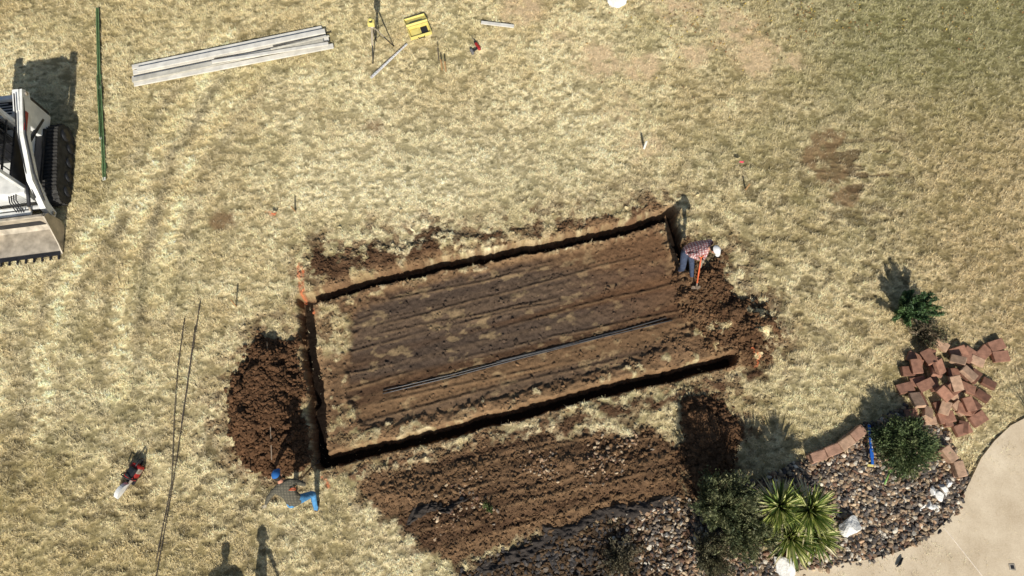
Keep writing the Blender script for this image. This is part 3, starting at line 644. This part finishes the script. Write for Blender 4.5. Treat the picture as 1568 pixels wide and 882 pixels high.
def person(name,P,N,Hc,side,face,feet,toes,kp,hands,ep,shirt,jeans,cap,sleeve=True,handle=None,gl=None):
    P=Vector(P);N=Vector(N);Hc=Vector(Hc);s=Vector(side).normalized()
    e=empty(name); ax=(N-P).normalized()
    J=[];Rr=[];E=[];lab=[]
    def j(p,r): J.append(Vector(p)); Rr.append(r); return len(J)-1
    def ed(a,b,l): E.append((a,b)); lab.append(l)
    fwd=Vector(face)
    pel=j(P,(.15,.12)); sp=j(P.lerp(N,.35)+Vector((0,0,.02)),(.145,.115)); ch=j(P.lerp(N,.75)+Vector((0,0,.03)),(.165,.12)); nk=j(N,(.06,.06)); hd=j(N.lerp(Hc,.6),(.055,.055))
    ed(pel,sp,0);ed(sp,ch,0);ed(ch,nk,0);ed(nk,hd,2)
    for i,sg in enumerate((1,-1)):
        sh=P.lerp(N,.84)+s*sg*.19; el,wr=ik(sh,hands[i],.29,.26,ep[i])
        a=j(sh,(.07,.07)); b=j(el,(.052,.052)); c=j(wr,(.034,.034)); c2=j(sh.lerp(el,.5),(.06,.06)); c3=j(el.lerp(wr,.4),(.046,.046))
        ed(ch,a,0);ed(a,c2,0);ed(c2,b,0);ed(b,c3,0 if sleeve else 2);ed(c3,c,0 if sleeve else 2)
        hands[i]=wr; dirn=(wr-el).normalized()
        mb=MB(); hax=handle[i] if handle and handle[i] is not None else None
        if hax is not None:
            a_=Vector(hax).normalized(); d=(dirn-a_*dirn.dot(a_)).normalized(); n=a_.cross(d); c0=wr+dirn*.085
            mb.rtube([wr,wr+dirn*.03,c0-d*.032],[.028,.034,.038],0,12,.6,side=a_)
            for k,(o_,rr) in enumerate(((.034,.0095),(.012,.010),(-.010,.0098),(-.031,.0085))):
                cc_=c0+a_*o_; q=.030-(.002*k if k else .002)
                mb.rtube([cc_-d*.035+n*.012,cc_+n*q,cc_+d*.022+n*.02,cc_+d*.028-n*.008,cc_+d*.004-n*.028],[rr*1.1,rr,rr,rr*.95,rr*.85],0,8)
            mb.rtube([wr+dirn*.03+a_*.02,c0+a_*.045-d*.02-n*.02,c0+a_*.045+d*.01-n*.026,c0+a_*.03+d*.026-n*.012],[.014,.012,.011,.009],0,8)
        else:
            sd=s*(-1 if i else 1); sd=(sd-dirn*sd.dot(dirn)).normalized(); nn=dirn.cross(sd)
            if nn.z>0: nn=-nn
            mb.rtube([wr,wr+dirn*.045,wr+dirn*.085],[.028,.04,.038],0,12,.5,side=sd)
            for o_,l in ((.030,.075),(.010,.085),(-.011,.078),(-.030,.06)):
                b0=wr+dirn*.08+sd*o_; mb.rtube([b0,b0+dirn*l*.45+nn*.006,b0+dirn*l*.8+nn*.024,b0+dirn*l*.9+nn*.045],[.0105,.0098,.009,.008],0,8)
            mb.rtube([wr+dirn*.025+sd*.025,wr+dirn*.055+sd*.055+nn*.01,wr+dirn*.09+sd*.062+nn*.02],[.014,.012,.009],0,8)
        mb.obj('hand',[gl or m_glove],e)
    for i,sg in enumerate((1,-1)):
        hp=P+s*sg*.1-Vector((0,0,.03)); kn,an=ik(hp,feet[i],.44,.42,kp[i])
        a=j(hp,(.105,.105)); b=j(kn,(.07,.07)); c=j(an,(.05,.05)); td=Vector(toes[i]).normalized()
        m1=j(hp.lerp(kn,.5),(.088,.088)); m2=j(kn.lerp(an,.35),(.064,.064)); hl=j(an-td*.05-Vector((0,0,.055)),(.045,.04)); t1=j(an+td*.1-Vector((0,0,.06)),(.05,.035)); t2=j(an+td*.18-Vector((0,0,.065)),(.042,.03))
        ed(pel,a,1);ed(a,m1,1);ed(m1,b,1);ed(b,m2,1);ed(m2,c,1);ed(c,hl,3);ed(c,t1,3);ed(t1,t2,3)
    me=bpy.data.meshes.new('body'); me.from_pydata([tuple(v) for v in J],E,[])
    ob=bpy.data.objects.new('body',me); S.collection.objects.link(ob); ob.parent=e
    sk=ob.modifiers.new('s','SKIN'); sk.use_smooth_shade=True
    for i,v in enumerate(me.skin_vertices[0].data): v.radius=Rr[i]; v.use_root=(i==0)
    sb=ob.modifiers.new('u','SUBSURF'); sb.levels=2; sb.render_levels=2
    dg=bpy.context.evaluated_depsgraph_get(); dg.update(); nm_=bpy.data.meshes.new_from_object(ob.evaluated_get(dg))
    ob.modifiers.clear(); ob.data=nm_
    nm_.materials.clear()
    for q in (shirt,jeans,m_skin,m_boot): nm_.materials.append(q)
    for f in nm_.polygons:
        c=f.center; bd=9;bl=0
        for (a,b),l in zip(E,lab):
            A=J[a];B=J[b]; d=B-A; t=max(0,min(1,(c-A).dot(d)/d.length_squared)); dd=(c-A-d*t).length-(Rr[a][0]*(1-t)+Rr[b][0]*t)*.9
            if dd<bd: bd=dd;bl=l
        f.material_index=bl; f.use_smooth=True
    R=frame(fwd,(Hc-N).normalized()); bs=ico(3); vv=[]
    for q in bs[0]:
        x_,y_,z_=q
        w=.078*(1-.28*max(0,-z_)**1.3); yy=y_*.098; 
        if z_<-.2: yy=y_*.098*(1-.12*(-z_))+.012*(-z_)
        if y_>.8 : yy-=.004
        dn=math.exp(-((x_/.16)**2+((z_+.15)/.22)**2)) if y_>0 else 0; yy+=.022*dn
        de=sum(math.exp(-(((x_-sx)/.17)**2+((z_-.05)/.13)**2)) for sx in (-.36,.36)) if y_>0 else 0; yy-=.009*de
        vv.append(Hc+R@Vector((x_*w,yy,z_*.118)))
    mb=MB(); mb.add(vv,[tuple(int(i) for i in q) for q in bs[1]],0,True)
    for sx in (-1,1):
        mb.sph(Hc+R@Vector((sx*.029,.080,.008)),(.012,.01,.008),R,1,2); mb.sph(Hc+R@Vector((sx*.078,-.005,-.005)),(.012,.024,.034),R,0,2)
    mb.sph(Hc+R@Vector((0,.090,-.062)),(.024,.008,.006),R,2,2)
    mb.obj('head',[m_skin,m_eye,m_lip],e)
    mb=MB(); v2=[]
    for i,q in enumerate(bs[0]): v2.append(Hc+R@Vector((q[0]*.083,q[1]*.104-.004,q[2]*.122+.004)))
    fs=[tuple(int(i) for i in q) for q in bs[1] if all((bs[0][i][2]>.0 or bs[0][i][1]<-.25) and bs[0][i][2]>-.55 and bs[0][i][1]<.55 for i in q)]
    mb.add(v2,fs,0,True); mb.obj('hair',[m_hair],e)
    mb=MB(); v3=[Hc+R@Vector((q[0]*.096,q[1]*.118,q[2]*.125+.022)) for q in bs[0]]
    fs=[tuple(int(i) for i in q) for q in bs[1] if all(bs[0][i][2]>.12 for i in q)]; mb.add(v3,fs,0,True)
    br=[]; 
    for a in np.linspace(0,math.pi,13): br.append((.085*math.cos(a),.075+.105*math.sin(a)))
    mb.prism(br,.036,.044,lambda q,a:Hc+R@Vector((q[0],q[1],a-.25*max(0,q[1]-.1)-.9*q[0]*q[0])),0)
    mb.sph(Hc+R@Vector((0,0,.148)),(.01,.01,.006),R,0,1); mb.obj('cap',[cap],e)
    return hands
def shovel(name,a,b,hm,grip=True):
    a=Vector(a);b=Vector(b); d=(b-a).normalized(); e=empty(name); mb=MB()
    mb.tube([a,b-d*.22],[.017,.019],0,12); mb.obj('handle',[hm],e)
    R=frame(d,(0,0,1) if abs(d.z)<.8 else (0,1,0)); mb=MB(); mb.tube([b-d*.34,b-d*.18],[.022,.026],0,12)
    rows=[(-.22,.07),(-.20,.105),(-.1,.11),(-.03,.09),(.03,.045),(.06,.005)]; vs=[];fs=[]
    for (t,w) in rows:
        for k in range(7):
            q=(k-3)/3; vs.append(b+R@Vector((q*w,t,.03*q*q)))
    for i in range(5):
        for k in range(6): fs.append((i*7+k,i*7+k+1,i*7+k+8,i*7+k+7))
    n=len(vs); vs+= [v+R@Vector((0,0,-.004)) for v in vs]; fs+=[tuple(n+i for i in f[::-1]) for f in fs]
    mb.add(vs,fs,0,True); mb.obj('blade',[m_blade],e)
    if grip:
        mb=MB(); sd=R@Vector((1,0,0)); mb.rtube([a-d*.0,a-d*.05+sd*.055,a-d*.11+sd*.06,a-d*.115-sd*.06,a-d*.05-sd*.055,a-d*.0],.012,0,8); mb.obj('d_grip',[m_orange],e)
sh_plaid=shirt_mat('plaid_shirt',tuple(lin(150,90,88)),tuple(lin(206,182,176)))
sh_olive=shirt_mat('olive_shirt',tuple(lin(74,70,58)),tuple(lin(96,90,74)))
sh_grey=shirt_mat('grey_shirt',tuple(lin(90,90,90)),tuple(lin(100,100,100)))
j_dark=mat('dark_jeans',lin(62,70,88),.9,.25,20,.6,12,bdist=.03)
j_blue=mat('blue_jeans',lin(80,136,178),.9,.25,14,.8,12,bdist=.05)
c_grey=mat('grey_cap',lin(210,208,204),.85,.08); c_blue=mat('blue_cap',lin(40,100,164),.8,.1)
sa_=Vector((4.28,.38,1.05)); sb_=Vector((4.36,-.15,.06)); dsh=sb_-sa_
h1=sa_+dsh*.12; h2=sa_+dsh*.46
person('worker_digging',(4.04,.68,.86),(4.40,.53,1.30),(4.50,.44,1.39),(.6,.8,0),(.55,-.62,-.55),
  [(4.30,.16,.10),(4.03,.44,.10)],[(.3,-1,0),(.2,-1,0)],[(.3,-.8,.4),(-.1,-.9,.3)],
  [h2+Vector((-.02,.05,.05)),h1+Vector((-.03,.05,.04))],[(.9,.2,-.2),(-.6,.2,-.2)],sh_plaid,j_dark,c_grey,handle=[dsh,dsh])
shovel('shovel',sa_,sb_,m_orange)
ta=Vector((-4.42,-4.62,1.12)); tb=Vector((-4.41,-4.02,-.28)); dt=tb-ta
person('worker_bending',(-4.46,-4.88,.80),(-4.66,-4.52,1.21),(-4.72,-4.40,1.31),(-.86,-.48,0),(-.3,.72,-.6),
  [(-4.72,-4.72,.10),(-4.22,-5.04,.10)],[(-.3,1,0),(.1,.9,0)],[(-.2,1,.2),(.1,.9,.3)],
  [(-5.08,-4.95,.76),ta+dt*.28+Vector((-.03,-.07,.03))],[(-.6,.5,.3),(.8,-.2,-.2)],sh_olive,j_blue,c_blue,handle=[None,dt])
shovel('shovel',ta,tb,m_wood2)
# people standing just outside the picture
for fx,fy,sd,fc in ((-5.12,-7.80,(0,-1,0),(1,0,-.2)),(-5.85,-8.10,(-1,0,0),(0,1,-.3))):
    sd=Vector(sd); f_=Vector((fc[0],fc[1],0))
    person('person_standing',(fx,fy,.93),(fx,fy+.02,1.47),(fx,fy+.05,1.63),sd,fc,
      [Vector((fx,fy,.10))+sd*.12,Vector((fx,fy,.10))-sd*.12],[f_,f_],[f_,f_],
      [Vector((fx,fy,1.08))+sd*.15+f_*.28,Vector((fx,fy,1.08))-sd*.15+f_*.28],[sd*.8-f_*.3,-sd*.8-f_*.3],sh_grey,j_dark,c_grey)
a=W(417,536);b=W(425,706); a.z=gz(a.x,a.y)+.10; b.z=gz(b.x,b.y)+.22; mb=MB(); mb.tube([a,b],.012,0,10); mb.tube([a+(a-b).normalized()*.12,a],[.03,.012],0,8,.3); mb.obj('digging_bar',[mat('bar_steel',lin(118,102,84),.6)])
# ---------------------------------------------------------------- concrete path
cp=[(1700,560),(1568,640),(1545,652),(1520,676),(1500,702),(1484,735),(1470,764),(1455,790),(1432,812),(1404,832),(1370,846),(1330,856),(1290,862),(1240,868),(1190,884),(1150,930),(1100,1200),(2600,1200),(2600,300),(1900,450)]
pts=[W(*q) for q in cp]
mb=MB(); mb.prism([(q.x,q.y) for q in pts],-.12,.055,lambda q,a:Vector((q[0],q[1],a)),0)
mb.obj('concrete_path',[m_conc])
mb=MB()
for a,b in [((1443,808),(1520,905)),((1520,905),(1640,1010))]:
    A=W(*a);B=W(*b); mb.box((A+B)/2+Vector((0,0,.0565)),(.014,(B-A).length,.006),frame(B-A),0)
mb.obj('path_joint',[mat('joint_sealant',lin(226,212,192),.95,.2)])
mb=MB(); c=W(1547,868); mb.box((c.x,c.y,.058),(.13,.13,.012),None,0,.01); mb.box((c.x,c.y,.066),(.07,.07,.006),None,1); mb.obj('drain_cover',[m_steel,m_black])
mb=MB(); c=W(1374,862); mb.rtube([(c.x-.06,c.y-.06,.09),(c.x,c.y-.01,.10),(c.x+.07,c.y+.09,.09)],[.02,.04,.03],0,10,.6); mb.obj('garden_glove',[m_black])
# ---------------------------------------------------------------- bricks
mb=MB(); placed=[]
def brick(u,v,z,rz,tx,ty,s=1.0,mi=0):
    p=W(u,v); R=Matrix.Rotation(rz,3,'Z')@Matrix.Rotation(tx,3,'X')@Matrix.Rotation(ty,3,'Y')
    d=(.38*s,.25*s,.10); c=Vector((p.x,p.y,gz(p.x,p.y)+z)); k=random.uniform(.015,.03)
    mb.box(c,d,R,mi,k*.6)
for tries in range(900):
    a=random.uniform(0,6.28); r=math.sqrt(random.random())
    u=1440+70*r*math.cos(a)+6*r; v=594+66*r*math.sin(a)
    if v>644 and u<1400: continue
    if all((u-q[0])**2+(v-q[1])**2>21**2 for q in placed):
        placed.append((u,v)); brick(u,v,.07,random.uniform(0,3.14),random.uniform(-.25,.25),random.uniform(-.25,.25),random.uniform(.7,1.0),random.randint(0,2))
pl2=[]
for tries in range(600):
    a=random.uniform(0,6.28); r=math.sqrt(random.random()); u=1436+50*r*math.cos(a); v=592+52*r*math.sin(a)
    if all((u-q[0])**2+(v-q[1])**2>25**2 for q in pl2): pl2.append((u,v)); brick(u,v,.20,random.uniform(0,3.14),random.uniform(-.5,.5),random.uniform(-.5,.5),random.uniform(.75,1.0),random.randint(0,2))
for q in [(1425,566),(1450,591),(1470,576),(1432,606),(1410,551)]: brick(q[0],q[1],.32,random.uniform(0,3.14),random.uniform(-.5,.5),random.uniform(-.4,.4),.9,random.randint(0,2))
for u,v,r in [(1522,530,.3),(1528,547,.1),(1502,542,.7),(1470,658,.3),(1494,642,.5),(1478,545,.9),(1445,640,.2),(1474,628,-.3)]: brick(u,v,.07,r,0,.05)
mb.obj('brick_pile',[m_brick,m_b2,m_b3])
mb=MB()
def arc(P,n):
    P=[W(*q) for q in P]; L=[0]
    for a,b in zip(P[:-1],P[1:]): L.append(L[-1]+(b-a).length)
    nn=int(L[-1]/.36)
    for i in range(nn):
        t=(i+.5)*.36
        for k in range(len(P)-1):
            if L[k]<=t<=L[k+1]:
                f=(t-L[k])/(L[k+1]-L[k]); c=P[k].lerp(P[k+1],f); d=P[k+1]-P[k]
                for lay in range(n):
                    R=frame((d.x,d.y,0))@Matrix.Rotation(random.uniform(-.10,.10),3,'Z'); mb.box((c.x,c.y,.05+.13*lay),(.22,.34,.125),R,random.randint(0,1),.018)
arc([(1236,704),(1262,694),(1286,682),(1306,666),(1326,650)],2); arc([(1436,686),(1450,701),(1460,716),(1468,746)],2)
mb.obj('block_edging_wall',[m_block,m_b2])
def rocks(name,L):
    mb=MB()
    for (u,w,s) in L:
        vv=variants(I3,1,.0,6)[0]; nz=1+.12*np.sin(vv[:,0]*5+u)*np.sin(vv[:,1]*6+w)*np.cos(vv[:,2]*5); vv=vv*nz[:,None]; vv/=np.abs(vv).max()
        p=W(u,w); R=Matrix.Rotation(random.uniform(0,6),3,'Z')@Matrix.Rotation(random.uniform(-.3,.3),3,'X')
        mb.add([Vector((p.x,p.y,gz(p.x,p.y)+s*.35))+R@Vector((q[0]*s*1.15,q[1]*s*.9,q[2]*s*.7)) for q in vv],[tuple(int(i) for i in q) for q in I3[1]],0)
    mb.obj(name,[m_lime])
rocks('limestone_boulder',[(1298,808,.26)]); rocks('limestone_boulder',[(1196,862,.30)])
rocks('limestone_rocks',[(1425,752,.12),(1440,746,.12),(1450,742,.11),(1436,762,.14),(1420,772,.13),(1412,776,.10),(1448,756,.10),(1430,779,.09)])
rocks('limestone_boulder',[(945,4,.26)])
mb=MB(); A=W(1324,652);B=W(1329,712); mb.box((A+B)/2+Vector((0,0,.20)),(.055,(B-A).length,.03),frame(B-A),0,.006); mb.box(A.lerp(B,.72)+Vector((0,0,.20)),(.075,.2,.035),frame(B-A),0,.006); mb.box(B+Vector((-.04,-.02,.18)),(.13,.05,.03),frame(B-A),1,.008); mb.box(A.lerp(B,.45)+Vector((.02,0,.217)),(.02,.25,.006),frame(B-A),2); mb.obj('spirit_level',[m_blue,m_yellow,m_white])
mb=MB(); A=W(1350,742);B=W(1356,724); mb.tube([A+Vector((0,0,.12)),B+Vector((0,0,.16))],.02,0,8); mb.box(B+Vector((.02,.03,.17)),(.08,.06,.03),None,0,.01); mb.obj('hose_nozzle',[mat('lime_plastic',lin(120,160,80),.5)])
# ---------------------------------------------------------------- fabric
def cloth(name,P0,ud,vd,nu,nv,amp,fr):
    a=np.linspace(0,1,nu);b=np.linspace(0,1,nv);A,B=np.meshgrid(a,b,indexing='ij')
    x=P0[0]+ud[0]*A+vd[0]*B; y=P0[1]+ud[1]*A+vd[1]*B
    e1=.5*(fbm(x*2.2,y*2.2,3,4)-.5); e2=.5*(fbm(x*2.2+9,y*2.2,6,4)-.5); x=x+e1; y=y+e2
    rid=np.abs(fbm(x*fr,y*fr*1.8,4,4)-.5)*2
    z=samp(x.ravel(),y.ravel(),Z).reshape(x.shape)+.01+amp*rid*np.clip(6*np.minimum(np.minimum(A,1-A),np.minimum(B,1-B)),0.1,1)+.02
    idx=np.arange(nu*nv).reshape(nu,nv); F=np.stack([idx[:-1,:-1],idx[1:,:-1],idx[1:,1:],idx[:-1,1:]],-1).reshape(-1,4)
    return mesh_np(name,np.stack([x,y,z],-1).reshape(-1,3),F,4,m_fabric,None,True)
p=W(626,802); q=W(704,772); cloth('landscape_fabric',p,(q-p),W(640,784)-p,70,40,.26,4)
p=W(838,808); q=W(1035,754); cloth('landscape_fabric',p,(q-p),W(842,824)-p,160,16,.18,3.5)
p=W(735,870); q=W(840,820); cloth('landscape_fabric',p,(q-p),W(745,884)-p,90,24,.16,3.5)
# ---------------------------------------------------------------- plants
M_fol=attr_mat('shrub_leaf',.6,20,.2,spec=.3,transl=.2)
m_bark=mat('shrub_bark',lin(96,78,60),.9,.3,30,.4)
def bush(name,u,v,rad,h,ncl,nl,pal,ls=(.02,.045),zc=.5,cr=.2,spiky=False):
    p=W(u,v,h*.5); z0=gz(p.x,p.y); e=empty(name,(p.x,p.y,z0))
    cl=[]
    while len(cl)<ncl:
        q=rng.uniform(-1,1,3)
        if np.linalg.norm(q)<1 and np.linalg.norm(q)>.35: cl.append(q)
    cl=np.array(cl)*np.array([rad,rad,h*.5])+np.array([0,0,h*zc+.05]); cl[:,2]=np.clip(cl[:,2],.1,None)
    cl[:,:2]*=rng.uniform(.75,1.2,(ncl,1))
    mb=MB()
    for c in cl[::max(1,ncl//50)]:
        mb.tube([(c[0]*.05,c[1]*.05,-.03),(c[0]*.45,c[1]*.45,c[2]*.45),tuple(c)],[.018,.011,.004],0,6)
    mb.obj('branches',[m_bark],e)
    k=rng.integers(0,ncl,nl)
    if spiky:
        t=rng.uniform(.25,1.12,nl)[:,None]; pos=cl[k]*t+rng.normal(size=(nl,3))*cr*rad*.45
    else: pos=cl[k]+rng.normal(size=(nl,3))*cr*rad*np.array([1,1,.7])*rng.uniform(.4,1,ncl)[k][:,None]
    pos[:,2]=np.clip(pos[:,2],.04,None)
    L=rng.uniform(*ls,nl)
    d=pos-np.array([0,0,h*.2]); d/=np.linalg.norm(d,axis=1)[:,None]; d=d+rng.normal(size=(nl,3))*.5; d/=np.linalg.norm(d,axis=1)[:,None]
    s=np.cross(d,rng.normal(size=(nl,3))); s/=np.linalg.norm(s,axis=1)[:,None]
    w=L*rng.uniform(.24,.46,nl)
    V=np.stack([pos-d*L[:,None],pos-s*w[:,None],pos+d*L[:,None],pos+s*w[:,None]],1)
    pal=np.array(pal); cb=pal[rng.integers(0,len(pal),ncl)][k]*.6+pal[rng.integers(0,len(pal),nl)]*.4
    cb=cb*rng.uniform(.7,1.3,nl)[:,None]
    o=mesh_np('foliage',V.reshape(-1,3),np.arange(nl*4).reshape(-1,4),4,M_fol,np.repeat(cb,4,axis=0)); o.parent=e
gp=[lin(82,98,60),lin(104,118,72),lin(66,80,50),lin(128,132,88)]
bush('evergreen_shrub',1386,680,.60,.75,90,16000,gp,cr=.16)
lv=[lin(88,98,66),lin(110,114,76),lin(68,76,50),lin(134,132,94)]
bush('lavender_shrub',1108,768,.62,1.6,190,27000,lv,(.02,.055),cr=.13,spiky=True)
bush('lavender_shrub',1142,815,.62,1.1,130,15000,lv,(.02,.05),cr=.14,spiky=True)
bush('lavender_shrub',1092,850,.5,.8,80,7000,[lin(98,94,68),lin(116,110,80),lin(80,80,56)],(.018,.045),cr=.16,spiky=True)
bush('juniper_shrub',1398,472,.46,.85,34,8000,[lin(74,100,60),lin(98,122,72),lin(56,76,46)],(.025,.06),cr=.13,spiky=True)
bush('dry_shrub',1420,508,.5,.35,24,2200,[lin(130,114,90),lin(100,88,68),lin(84,90,60)],(.02,.05),cr=.25,spiky=True)
bush('dry_shrub',950,855,.42,.45,30,3000,[lin(100,92,70),lin(80,76,56),lin(118,108,84)],(.018,.04),cr=.2,spiky=True)
bush('small_weed',748,778,.12,.14,8,350,[lin(88,102,56),lin(108,120,70)],(.015,.03),cr=.25)
p=W(1590,655); mb=MB()
for i in range(26):
    a=random.uniform(0,6.28); r=random.uniform(.2,.6); h=random.uniform(.5,1.2)
    mb.tube([(p.x,p.y,0),(p.x+r*.4*math.cos(a),p.y+r*.4*math.sin(a),h*.5),(p.x+r*math.cos(a),p.y+r*math.sin(a),h)],[.016,.01,.004],0,6)
mb.obj('bare_shrub',[m_bark])
def yucca(name,heads):
    V=[];C_=[];Fc=[]
    for (u,v,z,n,L0) in heads:
        c=W(u,v,z); g0=gz(c.x,c.y); base=np.array([c.x,c.y,g0]); c=np.array([c.x,c.y,z+g0])
        o=len(V)
        for zz,r in ((-.05,.09),(z,.07)):
            for k in range(8): V.append(base+np.array([r*math.cos(k*.785),r*math.sin(k*.785),zz])); C_.append(lin(110,92,70))
        for k in range(8): Fc.append((o+k,o+(k+1)%8,o+8+(k+1)%8,o+8+k))
        for i in range(n):
            a=rng.uniform(0,6.28); t=(i+.5)/n; el=math.radians(-35+118*t**.8+rng.uniform(-9,9)); L=L0*rng.uniform(.75,1.12); w=rng.uniform(.018,.032)
            d=np.array([math.cos(a)*math.cos(el),math.sin(a)*math.cos(el),math.sin(el)]); sd=np.array([-math.sin(a),math.cos(a),0])
            up=np.cross(sd,d)*-1
            if t<.26: cb=lin(212,200,162)
            else: cb=[lin(122,138,66),lin(178,184,102),lin(212,210,144),lin(96,116,56)][rng.integers(0,4)]
            o=len(V)
            for k,(tt,ww) in enumerate(((0,.6),(.3,1),(.65,.8),(1,.04))):
                q=c+d*L*tt; q=q+np.array([0,0,-.16*L*tt*tt]); q[2]=max(q[2],g0+.04)
                V.append(q-sd*w*ww+up*w*.35); V.append(q+np.array([0,0,-.004])); V.append(q+sd*w*ww+up*w*.35)
                C_+= [cb*(.75+.35*tt)]*3
            for k in range(3):
                b=o+k*3; Fc+=[(b,b+1,b+4,b+3),(b+1,b+2,b+5,b+4)]
    V=np.array(V)
    return mesh_np(name,V,np.array(Fc),4,M_fol,np.array(C_))
yucca('yucca_plant',[(1192,776,.80,220,.68),(1238,782,.88,240,.68),(1208,822,.55,200,.68),(1246,820,.5,160,.62)])
# ---------------------------------------------------------------- lighting and camera
el=math.radians(37); hx,hy=-.11,.994
tr=Vector((hx*math.cos(el),hy*math.cos(el),-math.sin(el)))
sl=bpy.data.lights.new('sun','SUN'); sl.energy=5; sl.angle=math.radians(.5); sl.color=(1,.97,.91)
so=bpy.data.objects.new('sun',sl); S.collection.objects.link(so); so.rotation_euler=tr.to_track_quat('-Z','Y').to_euler(); so.location=(0,-10,30)
w=bpy.data.worlds.new('World'); S.world=w; w.use_nodes=True; nt=w.node_tree; bg=nt.nodes['Background']; sk=nt.nodes.new('ShaderNodeTexSky'); sk.sky_type='NISHITA'; sk.sun_disc=False
sk.sun_elevation=el; sk.sun_rotation=math.atan2(-hx,-hy); nt.links.new(sk.outputs[0],bg.inputs['Color']); bg.inputs['Strength'].default_value=.085
cd=bpy.data.cameras.new('camera'); cd.lens=24; cd.sensor_width=36; cd.clip_end=3000; co_=bpy.data.objects.new('camera',cd); S.collection.objects.link(co_); co_.location=(CX,CY,CZ); co_.rotation_euler=(TH,0,0); S.camera=co_
S.view_settings.view_transform='Standard'; S.view_settings.look='None'; S.view_settings.exposure=0
